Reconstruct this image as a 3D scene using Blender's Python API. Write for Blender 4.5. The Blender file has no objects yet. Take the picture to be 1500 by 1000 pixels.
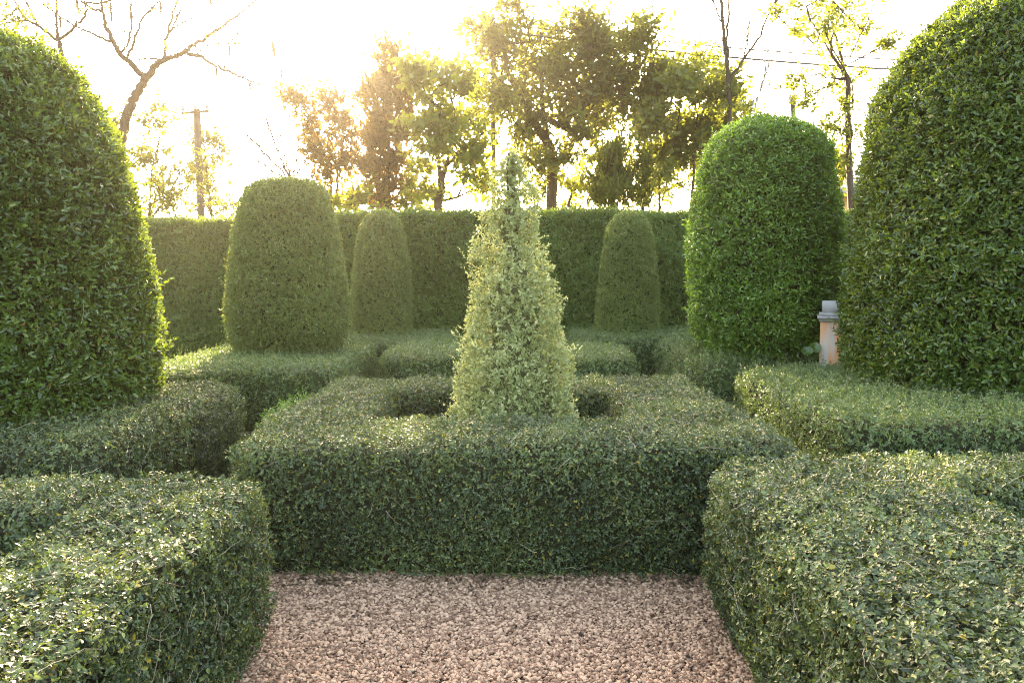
import bpy, math
import numpy as np
from mathutils import Vector

# ------------------------------------------------------------------ camera
R = math.radians
sc = bpy.context.scene
COL = sc.collection
FPX, CAMZ, PITCH = 1150.0, 1.6, R(5.0)
cam_d = bpy.data.cameras.new("camera")
cam = bpy.data.objects.new("camera", cam_d)
COL.objects.link(cam)
cam.location = (0, 0, CAMZ)
cam.rotation_euler = (R(90) - PITCH, 0, 0)
cam_d.sensor_width = 36
cam_d.lens = FPX / 1500 * 36
cam_d.clip_start, cam_d.clip_end = 0.05, 2000
sc.camera = cam

# ------------------------------------------------------------------ sky and sun
SUN_EL, SUN_AZ = R(18.0), R(-12.0)
world = bpy.data.worlds.new("World")
sc.world = world
world.use_nodes = True
wn = world.node_tree
bg = wn.nodes["Background"]
sky = wn.nodes.new("ShaderNodeTexSky")
sky.sky_type = 'NISHITA'
sky.sun_disc = False
sky.sun_elevation = SUN_EL
sky.sun_rotation = SUN_AZ
sky.air_density = 1.0
sky.dust_density = 4.5
sky.ozone_density = 1.0
wn.links.new(sky.outputs[0], bg.inputs[0])
bg.inputs[1].default_value = 0.14
sun_d = bpy.data.lights.new("sun", 'SUN')
sun_d.energy = 3.8
sun_d.angle = R(0.5)
sun_d.color = (1.0, 0.86, 0.66)
sun = bpy.data.objects.new("sun", sun_d)
COL.objects.link(sun)
sdir = Vector((math.sin(SUN_AZ) * math.cos(SUN_EL), math.cos(SUN_AZ) * math.cos(SUN_EL), math.sin(SUN_EL)))
sun.rotation_euler = (-sdir).to_track_quat('-Z', 'Y').to_euler()
sun.location = sdir * 60
sc.cycles.filter_width = 1.1
sc.cycles.use_denoising = True
sc.cycles.denoising_prefilter = 'NONE'      # the fine leaf texture stays crisp
sc.view_settings.view_transform = 'Standard'
sc.view_settings.look = 'None'
sc.view_settings.exposure = 4.1
sc.view_settings.gamma = 1.0
sc.view_settings.use_white_balance = True        # camera white balance set for the evening light
sc.view_settings.white_balance_temperature = 7900
sc.view_settings.white_balance_tint = 10

# ------------------------------------------------------------------ helpers
CP, SP = math.cos(PITCH), math.sin(PITCH)


def at(px, py, Y):
    """the point at ground distance Y in front of the camera, seen at photo pixel px, py"""
    u, v = (px - 750) / FPX, (500 - py) / FPX
    dy, dz = CP + v * SP, -SP + v * CP
    t = Y / dy
    return np.array((u * t, Y, CAMZ + dz * t))


def mesh_obj(name, V, faces, mat, parent=None, smooth=False):
    """faces: list of (n,k) index arrays"""
    V = np.asarray(V, dtype=np.float32).reshape(-1, 3)
    me = bpy.data.meshes.new(name)
    faces = [np.asarray(f, dtype=np.int32) for f in faces if len(f)]
    me.vertices.add(len(V))
    me.vertices.foreach_set("co", V.ravel())
    li = np.concatenate([f.ravel() for f in faces])
    tot = np.concatenate([np.full(len(f), f.shape[1], np.int32) for f in faces])
    st = np.concatenate([[0], np.cumsum(tot)[:-1]]).astype(np.int32)
    me.loops.add(len(li))
    me.loops.foreach_set("vertex_index", li)
    me.polygons.add(len(tot))
    me.polygons.foreach_set("loop_start", st)
    me.polygons.foreach_set("loop_total", tot)
    if smooth:
        me.polygons.foreach_set("use_smooth", np.ones(len(tot), dtype=bool))
    me.update(calc_edges=True)
    me.materials.append(mat)
    o = bpy.data.objects.new(name, me)
    COL.objects.link(o)
    if parent is not None:
        o.parent = parent
        o.matrix_parent_inverse.identity()
        o.location = -Vector(parent.location)
    return o


def tag(o, label=None, cat=None, group=None, kind=None):
    if label: o['label'] = label
    if cat: o['category'] = cat
    if group: o['group'] = group
    if kind: o['kind'] = kind
    return o


def thing(name, loc, label, cat, group=None):
    o = bpy.data.objects.new(name, None)
    o.empty_display_size = 0.1
    COL.objects.link(o)
    o.location = loc
    return tag(o, label, cat, group)


def unit(a):
    return a / np.maximum(np.linalg.norm(a, axis=-1, keepdims=True), 1e-9)


class Bumps:
    """smooth random unevenness: a sum of sine waves"""
    def __init__(self, rng, waves=((2.0, .5), (4.5, .3), (9., .2)), n=4):
        self.k, self.a, self.p = [], [], []
        for f, a in waves:
            for _ in range(n):
                self.k.append(unit(rng.normal(size=3)) * f * rng.uniform(.7, 1.4))
                self.a.append(a / math.sqrt(n)); self.p.append(rng.uniform(0, 6.28))
        self.k = np.array(self.k); self.a = np.array(self.a) * 1.4; self.p = np.array(self.p)

    def __call__(self, P):
        out = np.zeros(len(P))
        for k, a, p in zip(self.k, self.a, self.p):
            out += a * np.sin(P @ k * 1.0 + p)
        return out


def box_mesh(boxes):
    V, F = [], []
    for (x0, x1, y0, y1, z0, z1) in boxes:
        b = len(V)
        V += [(x0, y0, z0), (x1, y0, z0), (x1, y1, z0), (x0, y1, z0), (x0, y0, z1), (x1, y0, z1), (x1, y1, z1), (x0, y1, z1)]
        F += [[b + i for i in f] for f in ((0, 3, 2, 1), (4, 5, 6, 7), (0, 1, 5, 4), (1, 2, 6, 5), (2, 3, 7, 6), (3, 0, 4, 7))]
    return V, F


# ------------------------------------------------------------------ materials
def nodes(m):
    m.use_nodes = True
    nt = m.node_tree
    nt.nodes.clear()
    return nt, (lambda t: nt.nodes.new(t)), nt.links.new


def leaf_mat(name, stops, trans_col, rough=0.45, trans=0.3, spec=0.5, patch=0.35, patch_scale=1.6, dust=0.0):
    """stops: [(position, rgb)] colour chosen per leaf; broad patches of growth shift the hue"""
    m = bpy.data.materials.new(name)
    nt, N, L = nodes(m)
    geo = N("ShaderNodeNewGeometry")
    ramp = N("ShaderNodeValToRGB")
    ramp.color_ramp.interpolation = 'LINEAR'
    el = ramp.color_ramp.elements
    while len(el) < len(stops): el.new(0.5)
    for e, (p, c) in zip(el, stops): e.position = p; e.color = (*c, 1)
    tc = N("ShaderNodeTexCoord")
    no = N("ShaderNodeTexNoise"); no.inputs["Scale"].default_value = patch_scale; no.inputs["Detail"].default_value = 3
    L(tc.outputs["Object"], no.inputs["Vector"])
    mr = N("ShaderNodeMapRange"); mr.inputs[1].default_value = .35; mr.inputs[2].default_value = .65
    mr.inputs[3].default_value = -patch * .5; mr.inputs[4].default_value = patch * .5
    L(no.outputs["Fac"], mr.inputs[0])
    ad = N("ShaderNodeMath"); ad.operation = 'ADD'; ad.use_clamp = True
    mu = N("ShaderNodeMath"); mu.operation = 'MULTIPLY'; mu.inputs[1].default_value = 1.0
    L(geo.outputs["Random Per Island"], ad.inputs[0])
    # only the leaf-to-leaf variation below the rare last stops is shifted
    lt = N("ShaderNodeMath"); lt.operation = 'LESS_THAN'; lt.inputs[1].default_value = .93
    L(geo.outputs["Random Per Island"], lt.inputs[0])
    L(mr.outputs[0], mu.inputs[0]); L(lt.outputs[0], mu.inputs[1]); L(mu.outputs[0], ad.inputs[1])
    mn = N("ShaderNodeMath"); mn.operation = 'MINIMUM'
    mx = N("ShaderNodeMath"); mx.operation = 'MULTIPLY_ADD'; mx.inputs[1].default_value = -.08; mx.inputs[2].default_value = 1.0
    L(lt.outputs[0], mx.inputs[0])
    L(ad.outputs[0], mn.inputs[0]); L(mx.outputs[0], mn.inputs[1])
    L(mn.outputs[0], ramp.inputs[0])
    p = N("ShaderNodeBsdfPrincipled")
    L(ramp.outputs[0], p.inputs["Base Color"])
    p.inputs["Roughness"].default_value = rough
    p.inputs["Specular IOR Level"].default_value = spec
    if dust:        # fine dust and hairs on the leaf: a soft sheen at grazing angles
        p.inputs["Sheen Weight"].default_value = dust
        p.inputs["Sheen Roughness"].default_value = .45
        p.inputs["Sheen Tint"].default_value = (.92, .95, .85, 1)
    tr = N("ShaderNodeBsdfTranslucent")
    hs = N("ShaderNodeMix"); hs.data_type = 'RGBA'; hs.inputs[0].default_value = .65
    L(ramp.outputs[0], hs.inputs[6]); hs.inputs[7].default_value = (*trans_col, 1)
    L(hs.outputs[2], tr.inputs[0])
    mix = N("ShaderNodeMixShader"); mix.inputs[0].default_value = trans
    L(p.outputs[0], mix.inputs[1]); L(tr.outputs[0], mix.inputs[2])
    out = N("ShaderNodeOutputMaterial"); L(mix.outputs[0], out.inputs[0])
    return m


def plain_mat(name, c0, c1, scale=6, rough=.8, bump=0.0, stretch=(1, 1, 1), island=False, detail=5, spec=.3):
    m = bpy.data.materials.new(name)
    nt, N, L = nodes(m)
    tc = N("ShaderNodeTexCoord"); mp = N("ShaderNodeMapping"); mp.inputs["Scale"].default_value = stretch
    L(tc.outputs["Object"], mp.inputs[0])
    no = N("ShaderNodeTexNoise"); no.inputs["Scale"].default_value = scale; no.inputs["Detail"].default_value = detail
    L(mp.outputs[0], no.inputs["Vector"])
    ramp = N("ShaderNodeValToRGB")
    ramp.color_ramp.elements[0].position = .3; ramp.color_ramp.elements[0].color = (*c0, 1)
    ramp.color_ramp.elements[1].position = .7; ramp.color_ramp.elements[1].color = (*c1, 1)
    if island:
        geo = N("ShaderNodeNewGeometry")
        mm = N("ShaderNodeMath"); mm.operation = 'MULTIPLY_ADD'; mm.inputs[1].default_value = .6
        L(no.outputs["Fac"], mm.inputs[0])
        m2 = N("ShaderNodeMath"); m2.operation = 'MULTIPLY_ADD'; m2.inputs[1].default_value = .7; m2.inputs[2].default_value = -.15
        L(geo.outputs["Random Per Island"], m2.inputs[0]); L(m2.outputs[0], mm.inputs[2])
        L(mm.outputs[0], ramp.inputs[0])
    else:
        L(no.outputs["Fac"], ramp.inputs[0])
    p = N("ShaderNodeBsdfPrincipled")
    L(ramp.outputs[0], p.inputs["Base Color"])
    p.inputs["Roughness"].default_value = rough
    p.inputs["Specular IOR Level"].default_value = spec
    if bump:
        b = N("ShaderNodeBump"); b.inputs["Strength"].default_value = bump; b.inputs["Distance"].default_value = .02
        L(no.outputs["Fac"], b.inputs["Height"]); L(b.outputs[0], p.inputs["Normal"])
    out = N("ShaderNodeOutputMaterial"); L(p.outputs[0], out.inputs[0])
    return m


M = {}
M['box'] = leaf_mat("small_hedge_leaf", [(0, (.019, .034, .009)), (.45, (.040, .065, .016)), (.80, (.078, .108, .030)), (.93, (.12, .15, .035)), (.975, (.17, .19, .03)), (1, (.34, .22, .02))],
                    (.16, .22, .03), rough=.56, trans=.2, spec=.62, dust=.06, patch=.55, patch_scale=2.4)
M['grassy'] = leaf_mat("soft_hedge_leaf", [(0, (.044, .075, .022)), (.5, (.070, .115, .033)), (.9, (.115, .165, .05)), (1, (.17, .19, .05))],
                       (.20, .28, .04), rough=.5, trans=.3, spec=.6, dust=.06)
M['dome'] = leaf_mat("dome_leaf", [(0, (.026, .052, .008)), (.5, (.048, .092, .012)), (.9, (.092, .145, .020)), (.97, (.12, .14, .03)), (1, (.18, .12, .03))],
                     (.22, .30, .025), rough=.38, trans=.32, spec=.55)
M['bright'] = leaf_mat("bright_dome_leaf", [(0, (.040, .088, .012)), (.5, (.078, .152, .019)), (.9, (.14, .235, .034)), (1, (.21, .27, .06))],
                       (.20, .36, .03), rough=.38, trans=.34, spec=.5)
M['olive'] = leaf_mat("olive_dome_leaf", [(0, (.070, .102, .024)), (.5, (.118, .168, .037)), (.9, (.175, .235, .055)), (1, (.22, .19, .06))],
                      (.26, .30, .04), rough=.45, trans=.3, spec=.5)
M['wall'] = leaf_mat("tall_hedge_leaf", [(0, (.048, .085, .018)), (.5, (.088, .148, .030)), (.9, (.14, .21, .046)), (1, (.19, .17, .05))],
                     (.26, .36, .03), rough=.45, trans=.4, spec=.5)
M['pale'] = leaf_mat("pale_cone_leaf", [(0, (.17, .20, .072)), (.5, (.27, .30, .118)), (.9, (.42, .44, .215)), (1, (.42, .37, .21))],
                     (.42, .48, .16), rough=.5, trans=.4, spec=.35)
M['tree'] = leaf_mat("tree_leaf", [(0, (.045, .065, .018)), (.5, (.065, .090, .022)), (.9, (.10, .12, .03)), (1, (.17, .13, .04))],
                     (.28, .30, .03), rough=.45, trans=.5, spec=.4)
M['tree_dark'] = leaf_mat("dark_tree_leaf", [(0, (.036, .054, .014)), (.5, (.056, .080, .019)), (.9, (.088, .112, .027)), (1, (.12, .09, .03))],
                          (.24, .25, .035), rough=.5, trans=.48, spec=.3)
M['tree_gold'] = leaf_mat("golden_tree_leaf", [(0, (.10, .085, .022)), (.5, (.14, .115, .028)), (.9, (.18, .14, .035)), (1, (.22, .14, .03))],
                          (.45, .30, .04), rough=.5, trans=.5, spec=.3)
M['rust_glow'] = leaf_mat("rust_glow_leaf", [(0, (.065, .046, .015)), (.5, (.10, .068, .020)), (.9, (.14, .095, .028)), (1, (.22, .14, .04))],
                     (.40, .24, .04), rough=.55, trans=.28, spec=.3)  # for the round tree, orange sun glare is put into the leaf colour
M['tree_yellow'] = leaf_mat("yellow_green_tree_leaf", [(0, (.045, .070, .014)), (.5, (.075, .105, .022)), (.9, (.12, .145, .03)), (1, (.20, .14, .04))],
                            (.38, .42, .035), rough=.5, trans=.45, spec=.35)
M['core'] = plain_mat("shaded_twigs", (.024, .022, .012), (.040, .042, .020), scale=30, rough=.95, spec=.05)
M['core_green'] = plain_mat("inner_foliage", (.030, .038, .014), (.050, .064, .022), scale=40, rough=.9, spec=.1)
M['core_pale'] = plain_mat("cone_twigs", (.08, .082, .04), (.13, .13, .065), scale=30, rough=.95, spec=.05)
M['twig'] = plain_mat("bare_twig", (.13, .10, .07), (.34, .28, .20), scale=3, rough=.8, island=True)
M['bark'] = plain_mat("bark", (.030, .020, .014), (.075, .052, .036), scale=12, rough=.9, bump=.6, stretch=(1, 1, .25))
M['bark_grey'] = plain_mat("grey_bark", (.16, .14, .115), (.30, .27, .23), scale=12, rough=.9, bump=.6, stretch=(1, 1, .25))
M['pod'] = plain_mat("dry_pod", (.04, .028, .018), (.09, .06, .035), scale=8, rough=.7)
M['concrete'] = plain_mat("pole_concrete", (.05, .042, .035), (.09, .075, .062), scale=5, rough=.85, bump=.2)
M['timber'] = plain_mat("weathered_timber", (.045, .034, .026), (.08, .062, .048), scale=9, rough=.85, stretch=(1, 1, .1))
M['wire'] = plain_mat("power_cable", (.03, .03, .03), (.06, .06, .06), rough=.6)
M['ceramic'] = plain_mat("insulator_ceramic", (.25, .20, .17), (.35, .30, .26), rough=.3)
M['stone'] = plain_mat("grey_stone", (.20, .195, .19), (.31, .30, .29), scale=7, rough=.85, bump=.3)
M['pebble'] = plain_mat("pebble", (.175, .094, .055), (.46, .288, .182), scale=40, rough=.75, island=True, detail=2)
M['roof'] = plain_mat("roof_sheet", (.32, .31, .30), (.46, .45, .44), scale=3, rough=.7)
M['orange_wall'] = plain_mat("ochre_render", (.55, .30, .12), (.66, .38, .17), scale=2, rough=.85)
M['white_trim'] = plain_mat("white_trim", (.62, .60, .56), (.74, .72, .68), scale=3, rough=.7)
M['glass'] = plain_mat("dark_window_glass", (.03, .035, .04), (.05, .055, .06), scale=1, rough=.08, spec=.6)
M['leaf_shade'] = plain_mat("leaf_and_shade", (.035, .022, .012), (.16, .10, .05), scale=20, rough=.8, island=True)  # darkened so the leaves also stand in for shade at the hedge foot


def ground_mat():
    m = bpy.data.materials.new("ground_soil_and_grass")
    nt, N, L = nodes(m)
    tc = N("ShaderNodeTexCoord")
    a = N("ShaderNodeTexNoise"); a.inputs["Scale"].default_value = 60; a.inputs["Detail"].default_value = 6
    b = N("ShaderNodeTexNoise"); b.inputs["Scale"].default_value = .4
    L(tc.outputs["Object"], a.inputs["Vector"]); L(tc.outputs["Object"], b.inputs["Vector"])
    r1 = N("ShaderNodeValToRGB"); r1.color_ramp.elements[0].color = (.045, .032, .022, 1); r1.color_ramp.elements[1].color = (.16, .115, .08, 1)
    r2 = N("ShaderNodeValToRGB"); r2.color_ramp.elements[0].color = (.05, .075, .022, 1); r2.color_ramp.elements[1].color = (.12, .14, .05, 1)
    L(a.outputs["Fac"], r1.inputs[0]); L(a.outputs["Fac"], r2.inputs[0])
    sx = N("ShaderNodeSeparateXYZ"); L(tc.outputs["Object"], sx.inputs[0])
    gt = N("ShaderNodeMath"); gt.operation = 'GREATER_THAN'; gt.inputs[1].default_value = 13.4
    L(sx.outputs["Y"], gt.inputs[0])
    mx = N("ShaderNodeMix"); mx.data_type = 'RGBA'
    L(gt.outputs[0], mx.inputs[0]); L(r1.outputs[0], mx.inputs[6]); L(r2.outputs[0], mx.inputs[7])
    p = N("ShaderNodeBsdfPrincipled"); p.inputs["Roughness"].default_value = .95; p.inputs["Specular IOR Level"].default_value = .1
    L(mx.outputs[2], p.inputs["Base Color"])
    bu = N("ShaderNodeBump"); bu.inputs["Distance"].default_value = .02; L(a.outputs["Fac"], bu.inputs["Height"]); L(bu.outputs[0], p.inputs["Normal"])
    out = N("ShaderNodeOutputMaterial"); L(p.outputs[0], out.inputs[0])
    return m


def pedestal_mat():
    m = bpy.data.materials.new("streaked_orange_stone")
    nt, N, L = nodes(m)
    tc = N("ShaderNodeTexCoord"); mp = N("ShaderNodeMapping"); mp.inputs["Scale"].default_value = (1, 1, .18)
    L(tc.outputs["Object"], mp.inputs[0])
    a = N("ShaderNodeTexNoise"); a.inputs["Scale"].default_value = 9; a.inputs["Detail"].default_value = 4
    L(mp.outputs[0], a.inputs["Vector"])
    r = N("ShaderNodeValToRGB"); e = r.color_ramp.elements
    e[0].position = .42; e[0].color = (.30, .275, .24, 1); e[1].position = .56; e[1].color = (.42, .20, .085, 1)
    L(a.outputs["Fac"], r.inputs[0])
    p = N("ShaderNodeBsdfPrincipled"); p.inputs["Roughness"].default_value = .85
    L(r.outputs[0], p.inputs["Base Color"])
    out = N("ShaderNodeOutputMaterial"); L(p.outputs[0], out.inputs[0])
    return m


# ------------------------------------------------------------------ leaves
def in_view(P, margin=120):
    d = np.maximum(P[:, 1] * CP - (P[:, 2] - CAMZ) * SP, 0.05)
    x = P[:, 0] / d * FPX + 750
    y = 500 - (P[:, 1] * SP + (P[:, 2] - CAMZ) * CP) / d * FPX
    return (x > -margin) & (x < 1500 + margin) & (y > -margin) & (y < 1000 + margin) & (P[:, 1] > .2)


def leaves_mesh(name, P, D, Nn, Ln, Wd, rng, mat, parent, fold=.25, curl=.2, simple=False):
    """one mesh of folded leaves: P leaf base, D direction, Nn upper side, Ln length, Wd width"""
    n = len(P)
    D = unit(D)
    Nn = unit(Nn - D * np.sum(D * Nn, 1, keepdims=True))
    S = np.cross(D, Nn)
    Ln = Ln[:, None]; Wd = Wd[:, None]
    fo = fold * Wd * rng.uniform(.3, 1.2, (n, 1)); cu = curl * Ln * rng.uniform(-.2, 1., (n, 1))
    if simple:
        V = np.stack([P, P + D * .45 * Ln + S * .5 * Wd + Nn * fo, P + D * Ln - Nn * cu, P + D * .45 * Ln - S * .5 * Wd + Nn * fo], 1)
        b = np.arange(n)[:, None] * 4
        F = np.concatenate([b + [[0, 1, 2]], b + [[0, 2, 3]]])
    else:
        V = np.stack([P, P + D * .30 * Ln + S * .46 * Wd + Nn * fo, P + D * .68 * Ln + S * .40 * Wd + Nn * (fo - .4 * cu),
                      P + D * Ln - Nn * cu,
                      P + D * .68 * Ln - S * .40 * Wd + Nn * (fo - .4 * cu), P + D * .30 * Ln - S * .46 * Wd + Nn * fo], 1)
        b = np.arange(n)[:, None] * 6
        F = np.concatenate([b + [[0, 1, 2, 3]], b + [[0, 3, 4, 5]]])
    return mesh_obj(name, V.reshape(-1, 3), [F], mat, parent)


def shoots(P, A, k, length, size, aspect, rng, spread=(35, 80), size_var=.42, updroop=0.0):
    """k leaves around every shoot that starts at P and points along A"""
    n = len(P)
    A = unit(A)
    t = unit(np.cross(A, rng.normal(size=(n, 3))))
    b = np.cross(A, t)
    Ps, Ds, Ns, Ls, Ws = [], [], [], [], []
    ph0 = rng.uniform(0, 6.28, n)
    for i in range(k):
        ph = ph0 + i * 2.4 + rng.normal(0, .25, n)
        side = t * np.cos(ph)[:, None] + b * np.sin(ph)[:, None]
        f = (i + .5) / k
        sp = np.radians(spread[1] + (spread[0] - spread[1]) * f + rng.normal(0, 14, n))[:, None]
        d = A * np.cos(sp) + side * np.sin(sp)
        d[:, 2] += updroop
        nn = A * np.sin(sp) - side * np.cos(sp) + rng.normal(0, .28, (n, 3))
        l = size * rng.uniform(1 - size_var, 1 + size_var, n) * (1.05 - .35 * f)
        Ps.append(P + A * (length * (f - .5)) [:, None] if np.ndim(length) else P + A * length * (f - .5))
        Ds.append(d); Ns.append(nn); Ls.append(l); Ws.append(l * aspect * rng.uniform(.85, 1.15, n))
    return [np.concatenate(x) for x in (Ps, Ds, Ns, Ls, Ws)]


def tubes_mesh(name, chains, mat, parent, sides=5):
    """chains: list of (points (n,3), radii (n,))"""
    V, F, off = [], [], 0
    ang = np.arange(sides) * 2 * math.pi / sides
    for pts, rad in chains:
        pts = np.asarray(pts, float); rad = np.asarray(rad, float)
        n = len(pts)
        T = np.gradient(pts, axis=0); T = unit(T)
        ref = np.array((1., .13, .07)) if abs(T[0, 2]) > .7 else np.array((.05, .1, 1.))
        X = unit(np.cross(T, ref)); Y = np.cross(T, X)
        ring = pts[:, None] + rad[:, None, None] * (X[:, None] * np.cos(ang)[None, :, None] + Y[:, None] * np.sin(ang)[None, :, None])
        V.append(ring.reshape(-1, 3))
        i = np.arange(n - 1)[:, None] * sides; j = np.arange(sides)[None]; j2 = (j + 1) % sides
        F.append(np.stack([off + i + j, off + i + j2, off + i + sides + j2, off + i + sides + j], -1).reshape(-1, 4))
        off += n * sides
    return mesh_obj(name, np.concatenate(V), [np.concatenate(F)], mat, parent, smooth=True)


def surface_twigs(P, Nrm, count, rng, lo=.05, hi=.16, r=.0013):
    """thin bare twigs that lie along a clipped surface"""
    idx = rng.integers(0, len(P), count)
    ch = []
    for i in idx:
        n = Nrm[i]; d = unit(np.cross(n, rng.normal(size=3)) + n * rng.uniform(-.1, .45) + np.array((0, 0, .25)))
        l = rng.uniform(lo, hi); m = 5
        s = np.linspace(0, 1, m)[:, None]
        bend = unit(rng.normal(size=3)) * l * .22
        pts = P[i] + n * .004 + d * l * (s - .4) + bend * (s - .4) ** 2 * 2 + rng.normal(0, l * .03, (m, 3))
        ch.append((pts, r * (1.1 - .7 * s[:, 0]) * rng.uniform(.7, 1.3)))
    return ch


# ------------------------------------------------------------------ clipped hedges
def rect_sdf(x, y, r, rc):
    x0, x1, y0, y1 = r
    qx = np.abs(x - (x0 + x1) / 2) - (x1 - x0) / 2 + rc
    qy = np.abs(y - (y0 + y1) / 2) - (y1 - y0) / 2 + rc
    return np.hypot(np.maximum(qx, 0), np.maximum(qy, 0)) + np.minimum(np.maximum(qx, qy), 0) - rc


def hedge(name, label, rects, H, mat, leaf, dens, rng, pits=(), circles=(), rc=.2, rt=.14, amp=.019, depth=.09, k=4, aspect=.55,
          undercut=.08, twigs=0, sprigs=0, core='core', group='clipped low hedges', cat='hedge', simple=False, up=-.12, wild=.42, twig_r=.001):
    xs = [r[0] for r in rects] + [r[1] for r in rects]; ys = [r[2] for r in rects] + [r[3] for r in rects]
    lo = np.array((min(xs) - .08, min(ys) - .08, 0.02)); hi = np.array((max(xs) + .08, max(ys) + .08, H + .08))
    bumps = Bumps(rng, ((1.6, .5), (4.0, .5), (11., .4), (38., .45)))

    def sdf(P):
        x, y, z = P[:, 0], P[:, 1], P[:, 2]
        d2 = rect_sdf(x, y, rects[0], rc)
        for r in rects[1:]: d2 = np.minimum(d2, rect_sdf(x, y, r, rc))
        for r in pits: d2 = np.maximum(d2, -rect_sdf(x, y, r, .12))
        for (cx, cy, cr) in circles: d2 = np.maximum(d2, cr - np.hypot(x - cx, y - cy))
        d2 = d2 + undercut * np.clip(1 - z / (.45 * H), 0, 1) ** 2
        dz = z - H
        wx, wz = d2 + rt, dz + rt
        d = np.minimum(np.maximum(wx, wz), 0) + np.hypot(np.maximum(wx, 0), np.maximum(wz, 0)) - rt
        return d + amp * bumps(P)

    def grad(P):
        e = .004
        g = np.stack([sdf(P + np.eye(3)[i] * e) - sdf(P - np.eye(3)[i] * e) for i in range(3)], 1)
        return unit(g)

    # shoots: uniform in a thin shell under the clipped surface
    vol = np.prod(hi - lo)
    per_m3 = dens / depth / k
    todo = int(vol * per_m3)
    keepP = []
    while todo > 0:
        m = min(todo, 600000); todo -= m
        P = lo + (hi - lo) * rng.random((m, 3))
        d = sdf(P)
        keepP.append(P[(d < -.004) & (d > -depth)])
    P = np.concatenate(keepP)
    G = grad(P)
    cd = np.array((0, 0, CAMZ)) - P
    facing = np.sum(unit(cd) * G, 1) > -.25
    prob = np.where(in_view(P, 90), 1., .25) * np.where(facing, 1., .4)
    s = rng.random(len(P)) < prob
    P, G = P[s], G[s]
    A = G + np.array((0, 0, 1.)) * np.where(G[:, 2:3] > .6, .3, up) + rng.normal(0, wild, (len(P), 3))
    root = thing(name, ((lo[0] + hi[0]) / 2, (lo[1] + hi[1]) / 2, 0), label, cat, group)
    L = shoots(P, A, k, leaf * .9, leaf, aspect, rng, spread=(52, 88))
    if sprigs:
        top = P[(G[:, 2] > .6)]
        q = top[rng.integers(0, len(top), sprigs)]
        a = np.array((0, 0, 1.)) + rng.normal(0, .45, (len(q), 3))
        ln = rng.uniform(.04, .13, len(q))
        L2 = shoots(q + unit(a) * ln[:, None] * .5, a, 7, ln, leaf * .9, aspect * .8, rng, spread=(25, 60))
        L = [np.concatenate((u, v)) for u, v in zip(L, L2)]
    leaves_mesh("foliage", *L, rng, M[mat], root, simple=simple)
    # inner mass of twigs: a smooth closed surface a hand's breadth inside
    h = .06
    nx, ny, nz = [int(math.ceil(v)) + 1 for v in (hi - lo) / h]
    gx, gy, gz = np.meshgrid(np.arange(nx), np.arange(ny), np.arange(nz), indexing='ij')
    C = lo + (np.stack([gx, gy, gz], -1).reshape(-1, 3) + .5) * h
    inside = (sdf(C) < -(depth * .97)).reshape(nx, ny, nz)
    inside = np.pad(inside, 1)
    fs = []
    for ax in range(3):
        a = np.diff(inside.astype(np.int8), axis=ax)
        for sgn in (1, -1):
            c = np.argwhere(a == sgn).astype(np.int64)
            if not len(c): continue
            c = c.copy(); c -= 1; c[:, ax] += 1
            e1, e2 = np.eye(3, dtype=np.int64)[(ax + 1) % 3], np.eye(3, dtype=np.int64)[(ax + 2) % 3]
            q = np.stack([c, c + e1, c + e1 + e2, c + e2], 1)
            fs.append(q[:, ::-1] if sgn > 0 else q)
    q = np.concatenate(fs).reshape(-1, 3)
    key, inv = np.unique(q, axis=0, return_inverse=True)
    V = lo + key * h
    for _ in range(4):
        V = V - grad(V) * (sdf(V) + depth * .97)[:, None] * .8
    V[:, 2] = np.maximum(V[:, 2], 0.0)
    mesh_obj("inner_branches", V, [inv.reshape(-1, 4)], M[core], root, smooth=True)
    if twigs:
        vis = in_view(P, 20) & (np.sum(unit(np.array((0, 0, CAMZ)) - P) * G, 1) > .1)
        Q, g2 = P[vis], G[vis]
        Q = Q - g2 * sdf(Q)[:, None]
        twg = tubes_mesh("bare_twigs", surface_twigs(Q, g2, twigs, rng, r=twig_r), M['twig'], root, sides=4); twg['kind'] = 'stuff'
    return root


# ------------------------------------------------------------------ clipped domes
def smooth_profile(prof, n=40):
    prof = np.array(prof, float)
    for _ in range(2):           # corner cutting keeps the ends
        q = [prof[0]]
        for a, b in zip(prof[:-1], prof[1:]): q += [a * .75 + b * .25, a * .25 + b * .75]
        q.append(prof[-1]); prof = np.array(q)
    s = np.concatenate([[0], np.cumsum(np.linalg.norm(np.diff(prof, axis=0), axis=1))])
    t = np.linspace(0, s[-1], n)
    return np.stack([np.interp(t, s, prof[:, 0]), np.interp(t, s, prof[:, 1])], 1)


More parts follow.
